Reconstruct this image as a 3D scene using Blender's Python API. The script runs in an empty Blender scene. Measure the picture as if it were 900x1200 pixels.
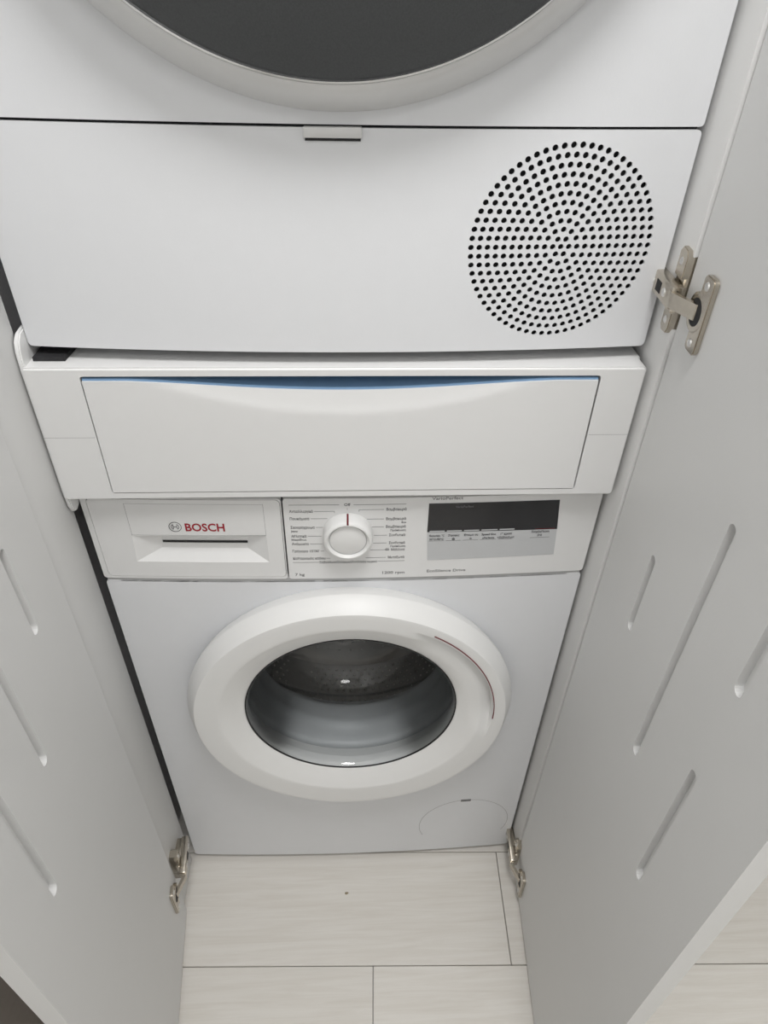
import bpy, bmesh, math, random
from mathutils import Vector, Matrix
random.seed(4)
C = bpy.context.scene.collection
SC = bpy.context.scene

# ------------------------------------------------------------------ camera
yaw, pitch, roll = -0.0578, 0.669, 0.0245
cpos = Vector((0.0086, -0.6181, 1.3284))
fwd = Vector((-math.sin(yaw)*math.cos(pitch), math.cos(yaw)*math.cos(pitch), -math.sin(pitch)))
rgt = Vector((math.cos(yaw), math.sin(yaw), 0)); upv = rgt.cross(fwd)
r2 = math.cos(roll)*rgt + math.sin(roll)*upv
u2 = -math.sin(roll)*rgt + math.cos(roll)*upv
cd = bpy.data.cameras.new('camera'); cam = bpy.data.objects.new('camera', cd); C.objects.link(cam)
m3 = Matrix((r2, u2, -fwd)).transposed()
cam.matrix_world = Matrix.Translation(cpos) @ m3.to_4x4()
cd.sensor_fit = 'VERTICAL'; cd.sensor_height = 24.0; cd.lens = 24.0*791.09/1200; cd.clip_start = 0.01
SC.camera = cam

# ------------------------------------------------------------------ world, light, exposure
w = bpy.data.worlds.new('world'); SC.world = w; w.use_nodes = True
w.node_tree.nodes['Background'].inputs[0].default_value = (0.75, 0.8, 0.9, 1)
w.node_tree.nodes['Background'].inputs[1].default_value = 0.3
vs = SC.view_settings
vs.view_transform = 'Standard'; vs.look = 'None'; vs.gamma = 1.0; vs.use_curve_mapping = False
vs.exposure = -0.07
LAMPS = [(0.14, -0.60, 2.46, 14.5), (0.35, -1.75, 2.46, 4.0)]
for lx, ly, lz, en in LAMPS:
    ld = bpy.data.lights.new('ceiling_light', 'AREA'); ld.shape = 'DISK'; ld.size = 0.5; ld.energy = en
    ld.color = (1.0, 0.99, 0.985)
    lo = bpy.data.objects.new('ceiling_light', ld); C.objects.link(lo); lo.location = (lx, ly, lz-0.07)

# ------------------------------------------------------------------ materials
M = {}
def mat(name, col, rough=0.5, metal=0.0, noise=0.0, nscale=60, bump=0.0, bscale=200, spec=0.5, coat=0.0, emit=None):
    m = bpy.data.materials.new(name); m.use_nodes = True; nt = m.node_tree
    b = nt.nodes['Principled BSDF']
    b.inputs['Base Color'].default_value = (*col, 1); b.inputs['Roughness'].default_value = rough
    b.inputs['Metallic'].default_value = metal; b.inputs['Specular IOR Level'].default_value = spec
    b.inputs['Coat Weight'].default_value = coat
    if emit:
        b.inputs['Emission Color'].default_value = (*emit[0], 1); b.inputs['Emission Strength'].default_value = emit[1]
    tc = nt.nodes.new('ShaderNodeTexCoord')
    if noise:
        n = nt.nodes.new('ShaderNodeTexNoise'); n.inputs['Scale'].default_value = nscale; n.inputs['Detail'].default_value = 4
        nt.links.new(tc.outputs['Object'], n.inputs['Vector'])
        r = nt.nodes.new('ShaderNodeMapRange'); r.inputs[3].default_value = 1-noise; r.inputs[4].default_value = 1+noise
        nt.links.new(n.outputs['Fac'], r.inputs[0])
        v = nt.nodes.new('ShaderNodeVectorMath'); v.operation = 'SCALE'; v.inputs[0].default_value = col
        nt.links.new(r.outputs[0], v.inputs['Scale']); nt.links.new(v.outputs[0], b.inputs['Base Color'])
    if bump:
        n2 = nt.nodes.new('ShaderNodeTexNoise'); n2.inputs['Scale'].default_value = bscale; n2.inputs['Detail'].default_value = 3
        nt.links.new(tc.outputs['Object'], n2.inputs['Vector'])
        bp = nt.nodes.new('ShaderNodeBump'); bp.inputs['Strength'].default_value = bump; bp.inputs['Distance'].default_value = 0.001
        nt.links.new(n2.outputs['Fac'], bp.inputs['Height']); nt.links.new(bp.outputs[0], b.inputs['Normal'])
    M[name] = m; return m
mat('enamel', (0.755, 0.765, 0.783), 0.32, noise=0.012, bump=0.05, bscale=600)
mat('plastic', (0.775, 0.775, 0.77), 0.38, noise=0.01, bump=0.06, bscale=900)
mat('door_plastic', (0.79, 0.79, 0.78), 0.42, noise=0.008)
mat('melamine', (0.72, 0.72, 0.712), 0.45, noise=0.012, nscale=20, bump=0.08, bscale=500)
mat('board_grey', (0.68, 0.68, 0.69), 0.8, noise=0.1)
mat('dark', (0.012, 0.012, 0.013), 0.7, noise=0.1)
mat('seam', (0.035, 0.035, 0.04), 0.8, noise=0.05)
mat('softseam', (0.42, 0.42, 0.42), 0.8, noise=0.05)
mat('nickel', (0.54, 0.495, 0.425), 0.24, 1.0, noise=0.08, nscale=200, bump=0.05, bscale=900)
mat('zinc', (0.75, 0.74, 0.72), 0.3, 1.0, noise=0.05)
mat('dryer_ring', (0.70, 0.70, 0.695), 0.35, 0.15, noise=0.01)
mat('chrome', (0.8, 0.8, 0.8), 0.15, 1.0, noise=0.01)
mat('dryer_glass', (0.036, 0.038, 0.039), 0.28, noise=0.35, nscale=900, spec=0.4)
mat('display', (0.022, 0.022, 0.024), 0.25, noise=0.05)
mat('silver', (0.56, 0.57, 0.58), 0.4, 0.1, noise=0.02)
mat('ink', (0.05, 0.05, 0.055), 0.6, noise=0.02)
mat('inkgrey', (0.16, 0.16, 0.165), 0.6, noise=0.02)
mat('dimtext', (0.14, 0.14, 0.15), 0.6, noise=0.02)
mat('red', (0.14, 0.003, 0.010), 0.45, noise=0.03)
mat('redbrand', (0.33, 0.006, 0.02), 0.5, noise=0.03)
mat('blue', (0.20, 0.34, 0.53), 0.45, noise=0.03)
mat('gasket', (0.62, 0.635, 0.645), 0.42, noise=0.06, nscale=30)
mat('steel', (0.50, 0.50, 0.50), 0.42, 1.0, noise=0.1, nscale=80)
mat('dimple', (0.92, 0.91, 0.89), 0.42, 1.0, noise=0.02)
mat('drumback', (0.66, 0.63, 0.60), 0.45, 1.0, noise=0.06)
mat('rubber', (0.02, 0.02, 0.022), 0.7, noise=0.1)
mat('wallpaint', (0.84, 0.84, 0.83), 0.8, noise=0.02, bump=0.1)
mat('taupe', (0.30, 0.265, 0.235), 0.85, noise=0.08, nscale=90, bump=0.2)
mat('ceilingpaint', (0.86, 0.86, 0.85), 0.9, noise=0.01)
mat('crumb', (0.30, 0.25, 0.16), 0.9, noise=0.2)
mat('lampbody', (0.8, 0.8, 0.8), 0.5, noise=0.01)
mat('lampglow', (0.9, 0.9, 0.88), 0.5, emit=((1, 0.99, 0.97), 4), noise=0.01)
# door glass: clear, Fresnel weighted gloss over a straight-through pane
def glassmat():
    m = bpy.data.materials.new('porthole_glass'); m.use_nodes = True; nt = m.node_tree; nt.nodes.clear()
    o = nt.nodes.new('ShaderNodeOutputMaterial'); mx = nt.nodes.new('ShaderNodeMixShader')
    t = nt.nodes.new('ShaderNodeBsdfTransparent'); t.inputs[0].default_value = (0.87, 0.885, 0.89, 1)
    g = nt.nodes.new('ShaderNodeBsdfGlossy'); g.inputs['Roughness'].default_value = 0.035
    f = nt.nodes.new('ShaderNodeFresnel'); f.inputs[0].default_value = 1.62
    nt.links.new(f.outputs[0], mx.inputs[0]); nt.links.new(t.outputs[0], mx.inputs[1]); nt.links.new(g.outputs[0], mx.inputs[2])
    nt.links.new(mx.outputs[0], o.inputs[0]); M['glass'] = m
glassmat()
def plankmat(i, base):
    m = bpy.data.materials.new('laminate_%d' % i); m.use_nodes = True; nt = m.node_tree; b = nt.nodes['Principled BSDF']
    b.inputs['Roughness'].default_value = 0.42
    tc = nt.nodes.new('ShaderNodeTexCoord'); mp = nt.nodes.new('ShaderNodeMapping')
    mp.inputs['Scale'].default_value = (2.2, 38, 5); mp.inputs['Location'].default_value = (i*3.7, i*1.3, 0)
    nt.links.new(tc.outputs['Object'], mp.inputs[0])
    n = nt.nodes.new('ShaderNodeTexNoise'); n.inputs['Scale'].default_value = 2.6; n.inputs['Detail'].default_value = 7; n.inputs['Roughness'].default_value = 0.62
    n.inputs['Distortion'].default_value = 0.8
    nt.links.new(mp.outputs[0], n.inputs['Vector'])
    cr = nt.nodes.new('ShaderNodeValToRGB')
    cr.color_ramp.elements[0].position = 0.28; cr.color_ramp.elements[0].color = (base[0]*0.90, base[1]*0.885, base[2]*0.865, 1)
    cr.color_ramp.elements[1].position = 0.62; cr.color_ramp.elements[1].color = (*base, 1)
    nt.links.new(n.outputs['Fac'], cr.inputs[0]); nt.links.new(cr.outputs[0], b.inputs['Base Color'])
    return m
PL = [plankmat(i, (0.76-0.012*i, 0.735-0.012*i, 0.69-0.012*i)) for i in range(3)]

# ------------------------------------------------------------------ helpers
def obj(name, bm, m, parent=None, smooth=None, kind=None, recalc=True):
    if recalc: bmesh.ops.recalc_face_normals(bm, faces=bm.faces)
    me = bpy.data.meshes.new(name); bm.to_mesh(me); bm.free()
    if smooth is not None:
        for p in me.polygons: p.use_smooth = True
        me.set_sharp_from_angle(angle=math.radians(smooth))
    me.materials.append(M[m] if isinstance(m, str) else m)
    o = bpy.data.objects.new(name, me); C.objects.link(o)
    if parent: o.parent = parent; o.matrix_parent_inverse = parent.matrix_world.inverted()
    if kind: o['kind'] = kind
    return o
def thing(name, label, cat, group=None):
    o = bpy.data.objects.new(name, None); C.objects.link(o); o.empty_display_size = 0.05
    o['label'] = label; o['category'] = cat
    if group: o['group'] = group
    return o
def box(bm, x0, x1, y0, y1, z0, z1, bev=0.0, seg=2):
    g = bmesh.ops.create_cube(bm, size=1.0); vs_ = g['verts']
    for v in vs_:
        v.co = Vector(((x0+x1)/2+v.co.x*(x1-x0), (y0+y1)/2+v.co.y*(y1-y0), (z0+z1)/2+v.co.z*(z1-z0)))
    if bev:
        es = list({e for v in vs_ for e in v.link_edges})
        bmesh.ops.bevel(bm, geom=es, offset=bev, segments=seg, affect='EDGES', profile=0.5)
def bx(name, m, parent, x0, x1, y0, y1, z0, z1, bev=0.0, label=None, warp=None):
    bm = bmesh.new(); box(bm, x0, x1, y0, y1, z0, z1, bev)
    if warp: slice_x(bm, warp)
    o = obj(name, bm, m, parent, smooth=40 if bev else None)
    if label: o['label'] = label
    return o
def rect(x0, x1, z0, z1): return [(x0, z0), (x1, z0), (x1, z1), (x0, z1)]
def rrect(x0, x1, z0, z1, r, n=5):
    pts = []
    for cx, cz, a0 in ((x1-r, z0+r, -90), (x1-r, z1-r, 0), (x0+r, z1-r, 90), (x0+r, z0+r, 180)):
        for i in range(n+1):
            a = math.radians(a0+90*i/n); pts.append((cx+r*math.cos(a), cz+r*math.sin(a)))
    return pts
def circ(cx, cz, r, n=48, ph=0): return [(cx+r*math.cos(2*math.pi*(i+ph)/n), cz+r*math.sin(2*math.pi*(i+ph)/n)) for i in range(n)]
BW = dict(B=0.008, W=0.299); BD = dict(B=0.015, W=0.299)
def bow(x, k): return -k['B']*(1-(x/k['W'])**2)
def slice_x(bm, k, step=0.02):
    xs = [v.co.x for v in bm.verts]; x = math.floor(min(xs)/step)*step
    while x < max(xs):
        bmesh.ops.bisect_plane(bm, geom=list(bm.verts)+list(bm.edges)+list(bm.faces), plane_co=(x, 0, 0), plane_no=(1, 0, 0), dist=1e-6)
        x += step
    for v in bm.verts: v.co.y += bow(v.co.x, k)
def plate_bm(outline, holes, y0, y1, k=None, bm=None):
    """Plate in the xz plane from front y0 to back y1 with through holes."""
    b = bmesh.new()
    for loop in [outline]+list(holes):
        vv = [b.verts.new((p[0], y0, p[1])) for p in loop]
        for i in range(len(vv)): b.edges.new((vv[i], vv[(i+1) % len(vv)]))
    bmesh.ops.triangle_fill(b, use_beauty=True, edges=list(b.edges), normal=(0, -1, 0))
    if k:
        xs = [v.co.x for v in b.verts]; x = math.floor(min(xs)/0.02)*0.02+0.02
        while x < max(xs)-1e-4:
            bmesh.ops.bisect_plane(b, geom=list(b.verts)+list(b.edges)+list(b.faces), plane_co=(x, 0, 0), plane_no=(1, 0, 0), dist=1e-6)
            x += 0.02
    r = bmesh.ops.extrude_face_region(b, geom=list(b.faces), use_keep_orig=True)
    for e in r['geom']:
        if isinstance(e, bmesh.types.BMVert): e.co.y += (y1-y0)
    if k:
        for v in b.verts: v.co.y += bow(v.co.x, k)
    if bm is None: return b
    me = bpy.data.meshes.new('t'); b.to_mesh(me); b.free(); bm.from_mesh(me); bpy.data.meshes.remove(me)
    return bm
def lathe_bm(prof, cx, cz, n=96, close=False, fn=None, bm=None):
    bm = bm or bmesh.new(); rings = []
    for (r, y) in prof:
        if r < 1e-6: rings.append([bm.verts.new((cx, y, cz))]); continue
        ring = []
        for i in range(n):
            a = 2*math.pi*i/n; yy = y + (fn(r, a) if fn else 0)
            ring.append(bm.verts.new((cx+r*math.cos(a), yy, cz+r*math.sin(a))))
        rings.append(ring)
    pairs = list(zip(rings[:-1], rings[1:]))
    if close: pairs.append((rings[-1], rings[0]))
    for A, B in pairs:
        for i in range(n):
            j = (i+1) % n
            if len(A) == 1 and len(B) == 1: continue
            if len(A) == 1: bm.faces.new((A[0], B[i], B[j]))
            elif len(B) == 1: bm.faces.new((A[i], A[j], B[0]))
            else: bm.faces.new((A[i], A[j], B[j], B[i]))
    return bm
def arc_strip(cx, cz, r0, r1, y0, y1, a0, a1, n=32):
    bm = bmesh.new(); R = []
    for i in range(n+1):
        a = math.radians(a0+(a1-a0)*i/n)
        R.append([bm.verts.new((cx+r*math.cos(a), y, cz+r*math.sin(a))) for r, y in ((r0, y0), (r1, y0), (r1, y1), (r0, y1))])
    for i in range(n):
        for k in range(4): bm.faces.new((R[i][k], R[i][(k+1) % 4], R[i+1][(k+1) % 4], R[i+1][k]))
    bm.faces.new(R[0]); bm.faces.new(R[-1][::-1])
    return bm
def text(s, x, z, h, parent, m='ink', align='LEFT', width=None, bold=0.00007, k=BW, y=0.0, label=None):
    """Flat lettering facing the front; h is the capital height, baseline at z."""
    cu = bpy.data.curves.new('t', 'FONT'); cu.body = s; cu.size = h/0.7; cu.align_x = 'LEFT'; cu.extrude = 0.00006; cu.resolution_u = 3
    cu.offset = bold
    t = bpy.data.objects.new('t', cu); C.objects.link(t)
    dg = bpy.context.evaluated_depsgraph_get()
    me = bpy.data.meshes.new_from_object(t.evaluated_get(dg))
    bpy.data.objects.remove(t); bpy.data.curves.remove(cu)
    xs = [v.co.x for v in me.vertices] or [0, 1]
    x0, x1 = min(xs), max(xs); sc = (width/(x1-x0)) if width else 1.0
    tw = (x1-x0)*sc; off = {'LEFT': 0, 'CENTER': -tw/2, 'RIGHT': -tw}[align]
    for v in me.vertices:
        px = x+off+(v.co.x-x0)*sc; pz = z+v.co.y
        v.co = Vector((px, y-0.0001-v.co.z+(bow(px, k) if k else 0), pz))
    me.materials.clear(); me.materials.append(M[m]); me.name = 'lettering'
    o = bpy.data.objects.new('lettering', me); C.objects.link(o); o.parent = parent
    if label: o['label'] = label
    return o
def line(name, m, parent, x0, x1, z0, z1, y, k=BW, t=0.0001):
    """thin flat line lying on the bowed front."""
    bm = bmesh.new(); n = max(1, int(abs(x1-x0)/0.02))
    prev = None
    for i in range(n+1):
        x = x0+(x1-x0)*i/n; yy = y+(bow(x, k) if k else 0)
        cur = [bm.verts.new((x, yy-t, z0)), bm.verts.new((x, yy-t, z1)), bm.verts.new((x, yy+t, z1)), bm.verts.new((x, yy+t, z0))]
        if prev:
            for q in range(4): bm.faces.new((prev[q], prev[(q+1) % 4], cur[(q+1) % 4], cur[q]))
        else: bm.faces.new(cur)
        prev = cur
    bm.faces.new(prev[::-1])
    return obj(name, bm, m, parent)
def struct(o): o['kind'] = 'structure'; return o

# ------------------------------------------------------------------ room
bm = bmesh.new(); box(bm, -0.5, 1.35, -2.4, 0.75, -0.03, -0.008); floor = struct(obj('floor', bm, 'softseam'))
FA = math.radians(-1.8); ca, sa = math.cos(FA), math.sin(FA)
def plank(x0, x1, y0, y1, mi):
    g = 0.0006; bm = bmesh.new(); x0, x1 = max(x0, -0.47), min(x1, 1.25)
    if x1-x0 < 0.02: return
    box(bm, x0+g, x1-g, y0+g, y1-g, -0.0085, 0.0, 0.0008, 1)
    for v in bm.verts:
        X, Y = v.co.x, v.co.y+0.1925
        v.co.x, v.co.y = X*ca-Y*sa, X*sa+Y*ca-0.1925
    o = obj('plank', bm, PL[mi], floor, smooth=30); return o
PWD, PLEN = 0.192, 1.28
ends = {0: 0.272, -1: 0.0335, 1: -0.3, -2: 0.70, 2: 0.4, -3: -0.1, 3: 0.1, -4: 0.45, -5: 0.2, -6: -0.35, -7: 0.6, -8: 0.15, -9: 0.5, 4: 0.6}
mi = 0
for row in range(-11, 5):
    e = ends.get(row, 0.13*(row*row % 7)); y0 = -0.1925+row*PWD
    x = e-3*PLEN
    while x < 1.8:
        plank(x, x+PLEN, y0, y0+PWD, mi % 3); mi += 1; x += PLEN
def slab(name, x0, x1, y0, y1, z0, z1, m):
    bm = bmesh.new(); box(bm, x0, x1, y0, y1, z0, z1); return struct(obj(name, bm, m))
slab('ceiling', -0.56, 1.35, -2.4, 0.75, 2.52, 2.6, 'ceilingpaint')
slab('wall_left', -0.56, -0.47, -2.4, 0.62, 0, 2.52, 'wallpaint')
slab('taupe_board_left', -0.47, -0.455, -2.4, -0.10, 0.0, 0.42, 'taupe')  # taupe board added to fill the unidentified dark corner at lower left
slab('wall_right', 1.25, 1.35, -2.4, 0.02, 0, 2.52, 'wallpaint')
slab('wall_front', -0.47, 1.25, -2.4, -2.3, 0, 2.52, 'wallpaint')
slab('wall_back', 0.334, 1.35, 0.02, 0.10, 0, 2.52, 'wallpaint')
slab('wall_corner', -0.47, -0.363, 0.0, 0.10, 0, 2.52, 'wallpaint')
slab('wall_alcove', -0.47, 0.334, 0.64, 0.72, 0, 2.52, 'wallpaint')
slab('wall_header', -0.363, 0.334, 0.02, 0.10, 2.25, 2.52, 'wallpaint')

# ceiling lamps
def lathe_z(prof, cx, cy, n=48):
    bm = lathe_bm([(r, z) for r, z in prof], 0, 0, n)
    for v in bm.verts: v.co = Vector((v.co.x+cx, v.co.z+cy, v.co.y))
    return bm
for (lx, ly, lz, en), lab in zip(LAMPS, ('round white ceiling lamp fixed above the open cupboard doors', 'round white ceiling lamp near the wall facing the cupboard')):
    t = thing('ceiling_lamp', lab, 'lamp', 'round ceiling lamps')
    obj('base', lathe_z([(0, 2.52), (0.29, 2.52), (0.29, 2.49), (0.28, 2.47), (0, 2.47)], lx, ly), 'lampbody', t, smooth=40)
    obj('diffuser', lathe_z([(0, 2.469), (0.27, 2.469), (0.265, 2.45), (0.24, 2.44), (0, 2.438)], lx, ly), 'lampglow', t, smooth=40)

# ------------------------------------------------------------------ cupboard with open doors
cup = thing('cupboard', 'tall white utility cupboard with two open slotted doors around the machines', 'cupboard')
ZT = 2.2
o = bx('side_panel', 'melamine', cup, 0.3045, 0.329, -0.036, 0.62, 0.004, ZT, 0.0008)
o = bx('side_panel', 'board_grey', cup, -0.362, -0.345, -0.006, 0.62, 0.004, ZT, 0.0008, 'dark grey board in the gap beside the machines')
o = bx('filler_strip', 'melamine', cup, -0.345, -0.3065, -0.094, -0.006, 0.004, ZT, 0.0008)
o = bx('top_panel', 'melamine', cup, -0.345, 0.3045, 0.0, 0.62, ZT-0.018, ZT)
o = bx('back_panel', 'board_grey', cup, -0.345, 0.3045, 0.612, 0.62, 0.004, ZT-0.018)
def slot_door(P, Q, s0, s1, slots, thick, side):
    """door standing open: inner face along the line P->Q, slots are (s, z0, z1); side +1 = inner face looks to +x."""
    P = Vector(P); d = (Vector(Q)-P).normalized()
    nin = Vector((-d.y, d.x)) if Vector((-d.y, d.x)).x*side > 0 else Vector((d.y, -d.x))
    hw = 0.0058
    holes = []
    for s, z0, z1 in slots:
        h = []
        for i in range(9): a = math.pi*i/8; h.append((s+hw*math.cos(a), z1-hw+hw*math.sin(a)))
        for i in range(9): a = math.pi+math.pi*i/8; h.append((s+hw*math.cos(a), z0+hw+hw*math.sin(a)))
        holes.append(h)
    dep = 0.007
    bm = plate_bm(rect(s0, s1, 0.008, ZT), holes, 0.0, dep)
    b2 = bmesh.new(); box(b2, s0, s1, dep, thick, 0.008, ZT)
    me = bpy.data.meshes.new('t'); b2.to_mesh(me); b2.free(); bm.from_mesh(me); bpy.data.meshes.remove(me)
    for v in bm.verts:
        s, dd, z = v.co.x, v.co.y, v.co.z
        q = P+d*s-nin*dd; v.co = Vector((q.x, q.y, z))
    o = obj('door', bm, 'melamine', cup)
    return o, P, d, nin
dl, LP_, Ld, Ln = slot_door((-.306, -.03), (-.281, -.264), 0.0665, 0.378, [(0.1475, 0.838, 0.942), (0.226, 0.744, 1.045), (0.302, 0.650, 0.838), (0.302, 0.95, 1.06)], 0.0185, 1)
dr, RP_, Rd, Rn = slot_door((.308, -.03), (.2913, -.2855), 0.009, 0.3825, [(0.112, 0.789, 0.892), (0.209, 0.708, 1.011), (0.2935, 0.919, 1.04), (0.296, 0.626, 0.817)], 0.0185, -1)
dl['label'] = 'left door, inner face with routed slots'; dr['label'] = 'right door, inner face with routed slots'

def hinge(P, d, n, s0, zc, label):
    """concealed hinge; s0 shifts it along the line."""
    def T(s, nn, z):
        q = P+d*(s0+s)+n*nn; return Vector((q.x, q.y, zc+z))
    def mapbm(bm):
        for v in bm.verts: v.co = T(v.co.x, v.co.y, v.co.z)
        return bm
    bm = bmesh.new(); box(bm, -0.045, 0.018, 0.0075, 0.0180, -0.0095, 0.0105, 0.0010)
    root = obj('hinge', mapbm(bm), 'nickel', cup, smooth=40); root['label'] = label
    def part(name, b, m='nickel', sm=40): return obj(name, mapbm(b), m, root, smooth=sm)
    def slab_sn(outline, n0, n1, bev=0.0):   # outline in (s,z)
        b = plate_bm(outline, [], n0, n1)
        if bev:
            bmesh.ops.recalc_face_normals(b, faces=b.faces)
            bmesh.ops.bevel(b, geom=[e for e in b.edges if len(e.link_faces) == 2 and e.calc_face_angle(0) > 1.2], offset=bev, segments=2, affect='EDGES')
        return b
    # mounting plate with two wings
    bm = bmesh.new(); box(bm, -0.044, 0.006, -0.006, 0.0085, -0.0070, 0.0070, 0.0006)
    box(bm, -0.012, 0.0065, -0.006, 0.0055, -0.014, 0.014, 0.0006)
    part('mounting_plate', bm)
    for sg in (1, -1):
        pts = [(-0.0120, sg*0.013), (0.0065, sg*0.013), (0.0065, sg*0.0320), (0.0030, sg*0.0375), (-0.0075, sg*0.0385), (-0.0120, sg*0.0340)]
        part('wing', slab_sn(pts, -0.006, 0.0080, 0.0008))
        part('screw', lathe_bm([(0, 0.0096), (0.0022, 0.0094), (0.0038, 0.0082), (0.0038, 0.007), (0, 0.007)], -0.0030, sg*0.0265, 14), 'zinc')
    # screws and slot on the arm body
    for sx in (-0.031, 0.001):
        part('screw', lathe_bm([(0, 0.0180), (0.0014, 0.0186), (0.0034, 0.0190), (0.0042, 0.0178), (0, 0.017)], sx, 0.0, 14), 'zinc')
    bm = bmesh.new(); box(bm, -0.0205, -0.0085, 0.0176, 0.0184, -0.0050, 0.0050); part('adjusting_slot', bm, 'dark', None)
    part('end_rivet', lathe_bm([(0, 0.0160), (0.0020, 0.0165), (0.0032, 0.0150), (0.0032, 0.0100), (0, 0.0100)], 0.0195, -0.0095, 12), 'nickel')
    # cranked arm (profile in s,n extruded over z)
    path = [(0.012, 0.0182), (0.0215, 0.0184), (0.0240, 0.0174), (0.0480, 0.0065), (0.0500, 0.002)]
    inner = [(s-0.0012, nn-0.0045) for s, nn in path]
    poly = path+inner[::-1]
    bm = bmesh.new()
    f0 = [bm.verts.new((s, nn, -0.0068)) for s, nn in poly]; f1 = [bm.verts.new((s, nn, 0.0068)) for s, nn in poly]
    N = len(poly)
    for i in range(N): bm.faces.new((f0[i], f0[(i+1) % N], f1[(i+1) % N], f1[i]))
    m_ = len(path)
    for i in range(m_-1):
        for f in (f0, f1): bm.faces.new((f[i], f[i+1], f[N-2-i], f[N-1-i]))
    part('arm', bm, 'nickel', 25)
    # cup flange on the door
    fl = rrect(0.0445, 0.0655, -0.0325, 0.0325, 0.005, 5)
    part('cup_flange', slab_sn(fl, -0.0002, 0.0050, 0.0010))
    part('cup', lathe_bm([(0.0120, 0.0005), (0.0120, 0.0054), (0.0140, 0.0060), (0.0172, 0.0050), (0.0178, -0.0002)], 0.0470, 0, 40))
    part('cup_shade', lathe_bm([(0, 0.0054), (0.0117, 0.0054), (0.0120, 0.0040)], 0.0470, 0, 32), 'dark')  # flat dark disc, shade of the cup's inside put into its colour
    for sg in (1, -1):
        part('screw', lathe_bm([(0, 0.0056), (0.0010, 0.0062), (0.0032, 0.0060), (0.0040, 0.0048), (0, 0.004)], 0.0544, sg*0.0243, 16), 'zinc')
    return root
hinge(RP_, Rd, Rn, 0.0, 1.1115, 'upper nickel hinge of the right door')
hinge(RP_, Rd, Rn, 0.012, 0.062, 'lower nickel hinge of the right door')
hinge(LP_, Ld, Ln, 0.044, 0.130, 'lower nickel hinge of the left door')

# ------------------------------------------------------------------ washing machine
wm = thing('washing_machine', 'white front loading washing machine standing on the floor under the pull-out drawer', 'washing machine')
ZC = 0.500; WT = 0.866
bm = bmesh.new()
box(bm, -0.297, -0.290, 0.015, 0.56, 0.014, WT); box(bm, 0.290, 0.297, 0.015, 0.56, 0.014, WT)
box(bm, -0.290, 0.290, 0.015, 0.56, 0.014, 0.030); box(bm, -0.290, 0.290, 0.015, 0.56, WT-0.012, WT)
box(bm, -0.290, 0.290, 0.545, 0.56, 0.030, WT-0.012)
obj('cabinet', bm, 'enamel', wm)
for sx in (-0.24, 0.24):
    for sy in (0.05, 0.5):
        f = obj('foot', lathe_z([(0, 0), (0.02, 0), (0.022, 0.004), (0.02, 0.010), (0.008, 0.010), (0.008, 0.014), (0, 0.014)], sx, sy, 20), 'rubber', wm, smooth=40)
FLX, FLZ, FLR = 0.205, 0.108, 0.082
bm = plate_bm(rrect(-0.299, 0.299, 0.013, 0.7375, 0.006), [circ(0, ZC, 0.172, 72)], 0.0, 0.018, BW)
bmesh.ops.bevel(bm, geom=[e for e in bm.edges if e.calc_length() > 0 and len(e.link_faces) == 2 and e.calc_face_angle(0) > 1.2 and min(v.co.y for v in e.verts) < 0.0175 and all(math.hypot(v.co.x, v.co.z-ZC) > 0.19 for v in e.verts) and all(v.co.y < 0.01 for v in e.verts)], offset=0.003, segments=2, affect='EDGES')
fp = obj('front_panel', bm, 'enamel', wm, smooth=35)
b = arc_strip(FLX, FLZ, FLR-0.0004, FLR+0.0004, -0.0002, 0.0002, -25, 205, 60)
for v in b.verts: v.co.y += bow(v.co.x, BW)
obj('filter_flap_seam', b, 'softseam', fp)
bm = plate_bm(rrect(0.193, 0.211, FLZ+FLR-0.005, FLZ+FLR+0.002, 0.001, 2), [], -0.0002, 0.002, BW)
obj('filter_flap_notch', bm, 'inkgrey', fp)

# control panel (main field, right of the detergent drawer)
bm = plate_bm(rrect(-0.0715, 0.299, 0.7415, WT, 0.004), [], -0.001, 0.018, BW)
cp = obj('control_panel', bm, 'plastic', wm, smooth=35)
bx('panel_gap', 'softseam', wm, -0.296, 0.296, 0.0, 0.016, 0.735, 0.744, warp=BW)
# detergent drawer with handle recess
hx = [(-0.2531, 0.7699), (-0.0937, 0.7699), (-0.0940, 0.8133), (-0.2507, 0.8110)]
surround = bx('drawer_surround', 'plastic', wm, -0.299, -0.073, 0.0005, 0.018, 0.7415, WT, warp=BW)
bpy.data.objects.remove(surround)
bm = plate_bm(rrect(-0.299, -0.0735, 0.7415, WT, 0.004), [rrect(-0.2925, -0.0745, 0.7450, WT-0.001, 0.006)], -0.0008, 0.018, BW)
obj('drawer_surround', bm, 'plastic', wm, smooth=35)
bm = plate_bm(rrect(-0.2919, -0.0751, 0.7456, WT-0.0016, 0.0055), [hx], -0.0012, 0.004, BW)
dd = obj('detergent_drawer', bm, 'plastic', wm, smooth=35)
line('drawer_seam', 'seam', wm, -0.0750, -0.0705, 0.7425, WT-0.001, 0.006)
line('drawer_gap', 'softseam', wm, -0.2935, -0.0740, 0.7440, WT-0.001, 0.0165)
bk = [(-0.2225, 0.7845), (-0.1190, 0.7845), (-0.1175, 0.8085), (-0.2200, 0.8065)]
bm = bmesh.new()
A = [bm.verts.new((x, -0.0011+bow(x, BW), z)) for x, z in hx]; B_ = [bm.verts.new((x, 0.0085+bow(x, BW), z)) for x, z in bk]
for i in range(4): bm.faces.new((A[i], A[(i+1) % 4], B_[(i+1) % 4], B_[i]))
bm.faces.new(B_)
for f in bm.faces: f.normal_flip()
obj('handle_recess', bm, 'plastic', dd)
bx('slot', 'dark', dd, -0.2195, -0.1185, 0.0076, 0.0084, 0.7935, 0.7965, warp=BW)
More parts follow.
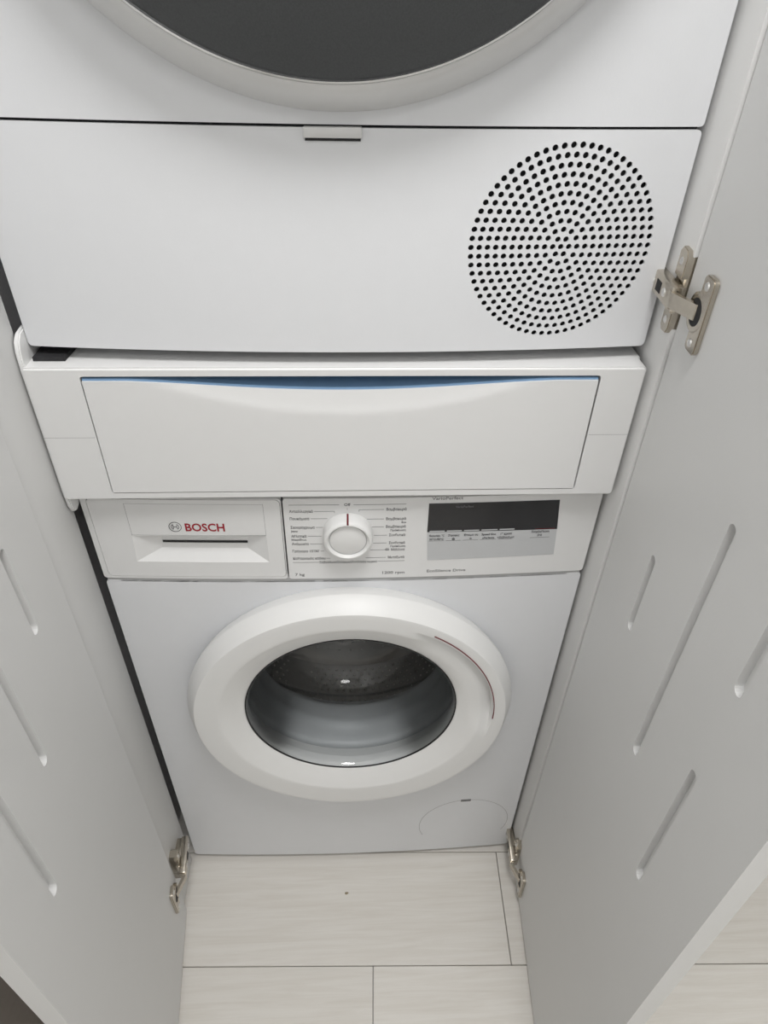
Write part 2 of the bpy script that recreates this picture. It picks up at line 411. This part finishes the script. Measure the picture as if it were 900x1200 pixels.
for x0, x1, z0, z1 in ((-0.2507, -0.2502, 0.811, 0.858), (-0.0943, -0.0938, 0.813, 0.859), (-0.2507, -0.0938, 0.858, 0.8584), (-0.2512, -0.0938, 0.8121, 0.8125)):
    line('label_edge', 'softseam', dd, x0, x1, z0, z1, -0.0012)
text('BOSCH', -0.1865, 0.8190, 0.0112, dd, 'redbrand', width=0.0455, bold=0.00035, y=-0.0013, label='red brand lettering')
em = obj('emblem', lathe_bm([(0.0066, -0.0015), (0.0073, -0.0015), (0.0073, -0.0012), (0.0066, -0.0012)], 0, 0, 40, close=True), 'ink', dd, smooth=30)
for v in em.data.vertices: v.co += Vector((-0.1980, bow(-0.198, BW), 0.8250))
em['label'] = 'ring emblem with a split bar'
bm = bmesh.new()
for sx in (-1, 1):
    for i in range(8):
        a0, a1 = math.radians(-55+110*i/8), math.radians(-55+110*(i+1)/8)
        q = []
        for a in (a0, a1):
            for r in (0.0040, 0.0047): q.append((sx*r*math.cos(a), r*math.sin(a)))
        vv = [bm.verts.new((x-0.198, -0.0014+bow(-0.198, BW), z+0.825)) for x, z in (q[0], q[1], q[3], q[2])]; bm.faces.new(vv)
    box(bm, -0.198+sx*0.0022-0.0003, -0.198+sx*0.0022+0.0003, -0.0015+bow(-.198, BW), -0.0013+bow(-.198, BW), 0.8215, 0.8285)
box(bm, -0.198-0.0025, -0.198+0.0025, -0.0015+bow(-.198, BW), -0.0013+bow(-.198, BW), 0.8246, 0.8254)
obj('emblem_mark', bm, 'ink', dd)

# programme print round the dial
H = 0.0037; YP = -0.001
KX, KZ = 0.002, 0.8165
text('Off', 0.0018, 0.8555, H, cp, align='CENTER', y=YP)
Lt = [('Αντιαλλεργικό', 0.8462, 0.0270), ('Πουκάμισα', 0.8355, 0.0225), ('Σκουρόχρωμα', 0.8225, 0.0280), ('Αθλητικά', 0.8090, 0.0180), ('Ανάμεικτα', 0.7970, 0.0200), ("Γρήγορο 15'/30'", 0.7855, 0.0320), ('Καθαρισμός κάδου', 0.7738, 0.0390)]
for s, z, wd in Lt: text(s, -0.0648, z, H, cp, y=YP, width=wd)
text('Jeans', -0.0648, 0.8172, 0.0026, cp, y=YP); text('Μικροΐνες', -0.0648, 0.8040, 0.0026, cp, y=YP)
Rt = [('Βαμβακερά', 0.8480, 0.0235), ('Βαμβακερά', 0.8340, 0.0235), ('Βαμβακερά', 0.8222, 0.0235), ('Συνθετικά', 0.8092, 0.0195), ('Συνθετικά', 0.7970, 0.0195), ('Μάλλινα', 0.7862, 0.0165), ('Μεταξωτά', 0.7738, 0.0200)]
for s, z, wd in Rt: text(s, 0.0700, z, H, cp, y=YP, align='RIGHT', width=wd)
text('Eco', 0.0700, 0.8290, 0.0026, cp, y=YP, align='RIGHT')
text('Πρόπλυση', 0.0700, 0.8170, 0.0026, cp, y=YP, align='RIGHT'); text('Πρόπλυση', 0.0705, 0.7920, 0.0026, cp, y=YP, align='RIGHT')
text('Ξέβγαλμα/Στύψιμο/Άντληση νερού', 0.0015, 0.7675, H*0.92, cp, y=YP, align='CENTER', width=0.070)
text('7 kg', -0.0640, 0.7468, 0.0042, cp, 'inkgrey', y=YP, width=0.0115); text('1200 rpm', 0.0712, 0.7480, 0.0042, cp, 'inkgrey', y=YP, align='RIGHT', width=0.0275)
text('EcoSilence Drive', 0.0990, 0.7490, 0.0042, cp, 'inkgrey', y=YP, width=0.0485)
text('VarioPerfect', 0.0985, 0.8622, 0.0040, cp, 'inkgrey', y=YP, width=0.036)
def ln(x0, x1, z): line('marker_line', 'inkgrey', cp, x0, x1, z-0.00022, z+0.00022, YP-0.0001)
ln(-0.0648, -0.0075, 0.8572); ln(0.0090, 0.0690, 0.8570); ln(-0.0655, -0.034, 0.7690); ln(0.038, 0.0705, 0.7695)
ends_l = [-0.0130, -0.0215, -0.0270, -0.0290, -0.0285, -0.0270, -0.0200]; ends_r = [0.0150, 0.0245, 0.0300, 0.0325, 0.0320, 0.0285, 0.0230]
for (s, z, wd), e in zip(Lt, ends_l): ln(-0.0648+wd+0.0015, e, z+0.0017) if e > -0.0648+wd+0.002 else None
for (s, z, wd), e in zip(Rt, ends_r): ln(e, 0.0700-wd-0.0025, z+0.0017)
line('marker_line', 'inkgrey', cp, -0.0134, -0.0129, 0.8455, 0.8481, YP-0.0001); line('marker_line', 'inkgrey', cp, 0.0149, 0.0154, 0.8470, 0.8499, YP-0.0001)
line('marker_line', 'inkgrey', cp, 0.0014, 0.0019, 0.8500, 0.8520, YP-0.0001)
bm = bmesh.new()
for i in range(3): box(bm, 0.0470+i*0.0013, 0.0476+i*0.0013, YP-0.0002+bow(.048, BW), YP+bow(.048, BW), 0.7885, 0.7905)
box(bm, 0.0465, 0.0510, YP-0.0002+bow(.048, BW), YP+bow(.048, BW), 0.7868, 0.7873)
box(bm, 0.0465, 0.0470, YP-0.0002+bow(.048, BW), YP+bow(.048, BW), 0.7868, 0.7890); box(bm, 0.0505, 0.0510, YP-0.0002+bow(.048, BW), YP+bow(.048, BW), 0.7868, 0.7890)
obj('wash_symbol', bm, 'inkgrey', cp)
# dial
yb = bow(0, BW)-0.001
kn = obj('programme_dial', lathe_bm([(0, yb), (0.0290, yb), (0.0288, yb-0.012), (0.0282, yb-0.0165), (0.0268, yb-0.0185), (0.0245, yb-0.0188), (0.0226, yb-0.0170), (0.0218, yb-0.0150), (0.0214, yb-0.0152), (0, yb-0.0162)], KX, KZ, 72), 'door_plastic', wm, smooth=50)
obj('dial_groove', lathe_bm([(0.0217, yb-0.0149), (0.0217, yb-0.0156), (0.0212, yb-0.0157), (0.0212, yb-0.0149)], KX, KZ, 60, close=True), 'softseam', kn, smooth=30)
bm = bmesh.new(); box(bm, KX-0.0011, KX+0.0011, yb-0.0190, yb-0.002, KZ+0.0255, KZ+0.0294, 0.0003)
pm = obj('pointer_mark', bm, 'red', kn); pm['label'] = 'red pointer mark'
# display
bm = plate_bm([(0.0957, 0.8145), (0.2530, 0.8130), (0.2485, 0.8570), (0.0955, 0.8570)], [], -0.0016, 0.0, BW); ds = obj('display', bm, 'display', wm, smooth=30)
bm = plate_bm([(0.0985, 0.7695), (0.2560, 0.7720), (0.2530, 0.8130), (0.0957, 0.8145)], [], -0.0014, 0.0, BW); sp = obj('touch_panel', bm, 'silver', wm, smooth=30)
ds['label'] = 'black display window'; sp['label'] = 'silver touch field'
text('VarioPerfect', 0.1265, 0.8505, 0.0030, ds, 'dimtext', y=-0.0017, width=0.021)
for xa, xb, t1, t2 in ((0.0985, 0.1165, 'Θερμοκρ. °C', '30°C-90°C'), (0.1190, 0.1370, 'Στροφές', '@'), (0.1395, 0.1580, 'Έτοιμο σε', '⊙'), (0.1605, 0.1800, 'Speed Eco', '«Perfect»'), (0.1825, 0.2005, '1" κρύο', '+Ξέβγαλμα')):
    xm = (xa+xb)/2
    text(t1, xm, 0.8072, 0.0030, sp, y=-0.0015, align='CENTER', width=min(xb-xa, 0.0023*len(t1)*0.85)); text(t2, xm, 0.8018, 0.0027, sp, y=-0.0015, align='CENTER')
    line('key_line', 'inkgrey', sp, xa, xb, 0.8003, 0.8006, -0.0015)
    line('key_mark', 'silver', ds, xa, xb, 0.8150, 0.8164, -0.0017)
text('Έναρξη/Παύση', 0.2330, 0.8085, 0.0030, sp, y=-0.0015, align='CENTER', width=0.022); text('▷ll', 0.2330, 0.8030, 0.0030, sp, y=-0.0015, align='CENTER')
line('key_line', 'inkgrey', sp, 0.2215, 0.2455, 0.8006, 0.8010, -0.0015); line('start_mark', 'red', ds, 0.2260, 0.2500, 0.8140, 0.8147, -0.0017)

# porthole door
DX, ZC2 = 0.0025, 0.508
def scoop(r, a):
    d_ = math.degrees(a); d_ = d_-360 if d_ > 180 else d_
    if not (-16 < d_ < 66): return 0
    e = min(1, (d_+16)/22, (66-d_)/14); e = e*e*(3-2*e)
    if r >= 0.2010 or r < 0.160: return 0
    q = (r-0.160)/(0.1985-0.160); q = max(0, min(1, q)); return e*0.015*q**1.3
prof = [(0.2225, -0.006), (0.2260, -0.010), (0.2300, -0.020), (0.2312, -0.028), (0.2304, -0.031), (0.2265, -0.0385), (0.2225, -0.0455), (0.2192, -0.0507), (0.2184, -0.0515), (0.2150, -0.0520), (0.2080, -0.0518), (0.2015, -0.0518), (0.2010, -0.0518), (0.1985, -0.0518), (0.1930, -0.0518), (0.1880, -0.0517), (0.1838, -0.0514), (0.1822, -0.0507), (0.1770, -0.0486), (0.1700, -0.0458), (0.1640, -0.0428), (0.1590, -0.0402), (0.1545, -0.0380), (0.1510, -0.0362), (0.1495, -0.0345), (0.1500, -0.016), (0.158, 0.002)]
pd = obj('door_ring', lathe_bm(prof, DX, ZC2, 160, fn=scoop), 'door_plastic', wm, smooth=22); pd['label'] = 'thick white porthole door ring with a grip scoop'
for v in pd.data.vertices:
    rr = math.hypot(v.co.x-DX, v.co.z-ZC2); q = max(0, min(1, (rr-0.185)/0.03)); v.co.z -= 0.0065*q*q*(3-2*q)
ra = obj('grip_line', arc_strip(DX, ZC2, 0.2008, 0.2021, -0.0526, -0.0510, -2, 58, 48), 'red', pd); ra['label'] = 'thin dark red arc along the grip'
gb = [(0.1497, -0.0340), (0.1480, -0.0355), (0.1465, -0.0345), (0.1460, -0.022), (0.1448, 0.000), (0.1425, 0.030), (0.1405, 0.050), (0.1350, 0.074), (0.1250, 0.095), (0.1120, 0.112), (0.0980, 0.121), (0.0850, 0.1255), (0.060, 0.129), (0.030, 0.131), (0, 0.1315)]
obj('door_glass', lathe_bm(gb, DX, ZC2, 128), 'glass', pd, smooth=60, recalc=True)
obj('glass_seal', lathe_bm([(0.1487, -0.0358), (0.1502, -0.0366), (0.1506, -0.0350), (0.1490, -0.0345)], DX, ZC2, 128, close=True), 'rubber', pd, smooth=40)
obj('glass_retainer', lathe_bm([(0.1499, -0.0335), (0.1560, -0.008), (0.168, 0.002)], DX, ZC2, 96), 'gasket', pd, smooth=50)
obj('door_gasket', lathe_bm([(0.172, 0.004), (0.158, 0.008), (0.1545, 0.016), (0.1555, 0.026), (0.1530, 0.040), (0.1480, 0.046), (0.1490, 0.054), (0.1500, 0.066), (0.1470, 0.074), (0.1470, 0.080), (0.1560, 0.088), (0.172, 0.094), (0.172, 0.104)], DX, ZC2-0.002, 96), 'gasket', wm, smooth=60)
DB = 0.235
dm = obj('drum', lathe_bm([(0.166, 0.098), (0.185, 0.104), (0.215, 0.110), (0.228, 0.120), (0.230, 0.130), (0.230, 0.161), (0.2265, 0.1635), (0.2265, 0.1665), (0.230, 0.169), (0.230, DB)], 0, ZC, 96), 'steel', wm, smooth=50)
obj('drum_back', lathe_bm([(0.230, DB), (0.222, DB+0.004), (0.12, DB+0.006), (0.10, DB+0.002), (0, DB)], 0, ZC, 64), 'drumback', dm, smooth=50)
# pressed dimples of the drum wall: too many to pick apart
bm = bmesh.new()
def pyr(c, ax, ay, nrm, s, h):
    vv = [bm.verts.new(c+ax*s*a+ay*s*b_) for a, b_ in ((1, 0), (0, 1), (-1, 0), (0, -1))]; tp = bm.verts.new(c+nrm*h)
    for i in range(4): bm.faces.new((vv[i], vv[(i+1) % 4], tp))
for row in range(9):
    y = 0.128+row*0.0118
    for i in range(104):
        a = 2*math.pi*(i+0.5*(row % 2))/104
        if (math.degrees(a) % 120) < 10: continue
        rr = 0.2295
        nrm = Vector((-math.cos(a), 0, -math.sin(a)))
        pyr(Vector((rr*math.cos(a), y, ZC+rr*math.sin(a))), Vector((0, 1, 0)), Vector((-math.sin(a), 0, math.cos(a))), nrm, 0.0028, 0.0022)
for ring in range(1, 9):
    for i in range(ring*7):
        a = 2*math.pi*i/(ring*7); r = 0.0225*ring+0.01
        y = DB-0.0005 if r < 0.1 else DB+0.005
        pyr(Vector((r*math.cos(a), y, ZC+r*math.sin(a))), Vector((1, 0, 0)), Vector((0, 0, 1)), Vector((0, -1, 0)), 0.003, 0.002)
obj('drum_dimples', bm, 'dimple', dm, kind='stuff')
for q in range(3):
    a = math.radians(120*q+100); bm = bmesh.new()
    ax = Vector((math.cos(a), 0, math.sin(a))); tn = Vector((-math.sin(a), 0, math.cos(a)))
    R_ = []
    for y, h in ((0.125, 0.02), (0.145, 0.045), (0.21, 0.045), (0.23, 0.02)):
        c = Vector((0, y, ZC))
        R_.append([bm.verts.new(c+ax*(0.2298)+tn*0.028), bm.verts.new(c+ax*(0.2298-h)+tn*0.010), bm.verts.new(c+ax*(0.2298-h)-tn*0.010), bm.verts.new(c+ax*0.2298-tn*0.028)])
    for i in range(3):
        for k_ in range(3): bm.faces.new((R_[i][k_], R_[i][k_+1], R_[i+1][k_+1], R_[i+1][k_]))
    bm.faces.new(R_[0]); bm.faces.new(R_[-1][::-1])
    obj('drum_paddle', bm, 'steel', dm)

# ------------------------------------------------------------------ pull-out drawer unit between the machines
kt = thing('stacking_drawer', 'white stacking frame with a pull-out drawer set on the washing machine', 'drawer unit')
KY = -0.022; KX0, KX1 = -0.3045, 0.2990
bm = plate_bm(rrect(KX0, KX1, 0.8775, 1.0335, 0.003, 3), [rrect(-0.2512, 0.2548, 0.8862, 1.0250, 0.003, 3)], KY, 0.0)
bmesh.ops.bevel(bm, geom=[e for e in bm.edges if len(e.link_faces) == 2 and e.calc_face_angle(0) > 1.0 and all(v.co.y < KY+1e-5 and (v.co.z > 1.03 or v.co.z < 0.8815) for v in e.verts)], offset=0.002, segments=3, affect='EDGES')
fr = obj('frame', bm, 'plastic', kt, smooth=40)
for x0, x1 in ((KX0+0.001, -0.2525), (0.2560, KX1-0.001)):
    line('cap_seam', 'softseam', fr, x0, x1, 0.9565, 0.9569, KY, None)
bx('top_deck', 'plastic', kt, KX0, KX1, 0.0002, 0.55, 1.027, 1.0335)
bx('base_deck', 'plastic', kt, KX0, KX1, 0.0, 0.55, 0.8672, 0.8768)
for x0, x1 in ((-0.3050, -0.2998),):
    pts = [(0.30, 0.8775), (0.012, 0.8775), (0.006, 0.866), (-0.002, 0.8575), (-0.010, 0.8545), (-0.0155, 0.8575), (-0.0190, 0.866), (-0.0205, 0.885), (-0.0205, 1.030), (-0.0190, 1.048), (-0.0150, 1.057), (-0.0075, 1.0625), (0.004, 1.064), (0.30, 1.064)]
    bm = plate_bm(pts, [], x0, x1)
    for v in bm.verts: v.co = Vector((v.co.y, v.co.x, v.co.z))
    bmesh.ops.recalc_face_normals(bm, faces=bm.faces)
    bmesh.ops.bevel(bm, geom=[e for e in bm.edges if len(e.link_faces) == 2 and e.calc_face_angle(0) > 1.2], offset=0.0012, segments=2, affect='EDGES')
    obj('side_cheek', bm, 'plastic', kt, smooth=40)
bm = plate_bm([(-0.2965, 1.0), (-0.2665, 1.0), (-0.2625, 1.06), (-0.2965, 1.06)], [], 0, 0.004)
for v in bm.verts: v.co = Vector((v.co.x, (v.co.z-1.0)-0.007, 1.0337+v.co.y))
o = obj('foot_pad', bm, 'rubber', kt); o['label'] = 'black rubber pad'
# drawer front with finger dip and scooped upper face
bm = bmesh.new(); NX, NZ = 96, 36; g = []
X0, X1, ZB = -0.2498, 0.2528, 0.8876
def ztop(x):
    q = max(0, 1-((x-0.001)/0.212)**2); return 1.0200-0.0125*q**1.5
def zcr(x):
    q = max(0, 1-((x-0.001)/0.205)**2); return 1.0230-0.0430*q
for i in range(NX+1):
    x = X0+(X1-X0)*i/NX; col = []
    for j in range(NZ+1):
        z = ZB+(ztop(x)-ZB)*j/NZ; dz = z-zcr(x)
        e = 0.0
        if dz > 0: e = 0.16*dz*min(1, dz/0.010)
        col.append(bm.verts.new((x, KY-0.0005+e, z)))
    g.append(col)
for i in range(NX):
    for j in range(NZ): bm.faces.new((g[i][j], g[i+1][j], g[i+1][j+1], g[i][j+1]))
r = bmesh.ops.extrude_face_region(bm, geom=list(bm.faces), use_keep_orig=True)
for e in r['geom']:
    if isinstance(e, bmesh.types.BMVert): e.co.y = 0.006
df = obj('drawer_front', bm, 'plastic', kt, smooth=50)
# blue lip along the drawer top and the blue tray behind it
bm = bmesh.new(); prev = None
for i in range(NX+1):
    x = X0+(X1-X0)*i/NX; z = ztop(x); e = 0.16*max(0, z-zcr(x))
    cur = [bm.verts.new(p) for p in ((x, KY+e+0.001, z+0.0001), (x, KY+e+0.0015, z+0.0022), (x, 0.004, z+0.0026), (x, 0.006, z+0.0001))]
    if prev:
        for q in range(4): bm.faces.new((prev[q], prev[(q+1) % 4], cur[(q+1) % 4], cur[q]))
    else: bm.faces.new(cur)
    prev = cur
bm.faces.new(prev[::-1])
o = obj('drawer_lip', bm, 'blue', df, smooth=40); o['label'] = 'blue edge of the drawer'
bx('tray_back', 'blue', df, X0, X1, 0.0065, 0.010, 0.90, 1.0265)
bx('gap_backing', 'seam', kt, -0.2514, 0.2552, 0.0105, 0.013, 0.880, 1.0268)

# ------------------------------------------------------------------ tumble dryer
td = thing('tumble_dryer', 'white tumble dryer with a round dark door and perforated lower panel', 'tumble dryer')
DZ0, DZ1, DZT = 1.0465, 1.2357, 1.888
bm = bmesh.new(); box(bm, -0.297, 0.297, 0.018, 0.58, DZ0+0.001, DZT, 0.003)
obj('cabinet', bm, 'enamel', td, smooth=40)
for sx in (-0.23, 0.23):
    for sy in (0.08, 0.5):
        obj('foot', lathe_z([(0, 1.0337), (0.018, 1.0337), (0.018, 1.042), (0.012, 1.048), (0, 1.048)], sx, sy, 20), 'rubber', td, smooth=40)
GX, GZ, PITCH, HR = 0.1955, 1.1440, 0.00736, 0.00262
holes = [circ(GX, GZ, HR, 10)]
for k in range(1, 12):
    for i in range(6*k):
        a = math.pi/3*i/k; holes.append(circ(GX+k*PITCH*math.cos(a), GZ+k*PITCH*math.sin(a), HR, 10))
bm = plate_bm(rrect(-0.299, 0.299, DZ0, DZ1, 0.004, 3), holes, 0.0, 0.0025, BD)
lp = obj('lower_panel', bm, 'enamel', td); lp['label'] = 'lower panel with a round field of vent holes'
bm = plate_bm(circ(GX, GZ, 0.092, 40), [], 0.012, 0.014, BD); obj('vent_backing', bm, 'dark', lp)
bm = plate_bm(rrect(-0.2985, 0.2985, DZ0+0.0005, DZ1-0.0005, 0.004, 3), [circ(GX, GZ, 0.0915, 40)], 0.0026, 0.018, BD); obj('panel_core', bm, 'enamel', lp)
bm = plate_bm(rrect(-0.299, 0.299, DZ1+0.0022, 1.765, 0.003, 3), [], 0.0, 0.018, BD); up = obj('upper_panel', bm, 'enamel', td, smooth=35)
bm = plate_bm(rrect(-0.297, 0.297, DZ1-0.001, DZ1+0.003, 0.0005, 2), [], 0.007, 0.018, BD); obj('panel_gap', bm, 'seam', td)
bm = plate_bm(rrect(-0.299, 0.299, 1.768, DZT, 0.004, 3), [], 0.0, 0.018, BD); obj('control_panel', bm, 'plastic', td, smooth=35)
# release tab of the lower panel
yl = bow(-.004, BD)
tab = bx('release_tab', 'dryer_ring', lp, -0.0272, 0.0187, yl-0.0045, yl+0.003, 1.2290, 1.2366, 0.0008)
bx('release_gap', 'dark', lp, -0.0262, 0.0178, yl-0.0014, yl+0.001, 1.2266, 1.2292)
# round door
DCZ = 1.511; yb = -0.013
dr_ = obj('door_ring', lathe_bm([(0.2640, yb+0.004), (0.2645, yb-0.002), (0.2625, yb-0.010), (0.2580, yb-0.020), (0.2525, yb-0.0285), (0.2470, yb-0.0345), (0.2430, yb-0.0365), (0.2420, yb-0.0355), (0.2415, yb-0.028), (0.20, yb-0.025)], 0.0, DCZ, 180), 'dryer_ring', td, smooth=50)
dr_['label'] = 'silver grey round door ring'
obj('bezel', lathe_bm([(0.2415, yb-0.0350), (0.2425, yb-0.0378), (0.2412, yb-0.0380), (0.2402, yb-0.0350)], 0, DCZ, 180, close=True), 'chrome', dr_, smooth=40)
o = obj('door_window', lathe_bm([(0.2404, yb-0.0340), (0.22, yb-0.0365), (0.15, yb-0.041), (0, yb-0.044)], 0, DCZ, 128), 'dryer_glass', dr_, smooth=50); o['label'] = 'dark grey door window'

# ------------------------------------------------------------------ crumb on the floor
def crumb(x, y, r, label):
    bm = bmesh.new(); bmesh.ops.create_icosphere(bm, subdivisions=2, radius=r)
    for v in bm.verts:
        v.co = Vector((v.co.x*1.5, v.co.y, max(v.co.z*0.7, -0.3*r)))*(1+random.uniform(-.2, .2)); v.co += Vector((x, y, 0.3*r+0.0012))
    mz = min(v.co.z for v in bm.verts)
    for v in bm.verts: v.co.z -= mz
    o = obj('crumb', bm, 'crumb', smooth=60); o['label'] = label; o['category'] = 'crumb'
crumb(-0.012, -0.075, 0.0022, 'small brown crumb lying on the pale floor before the washing machine')
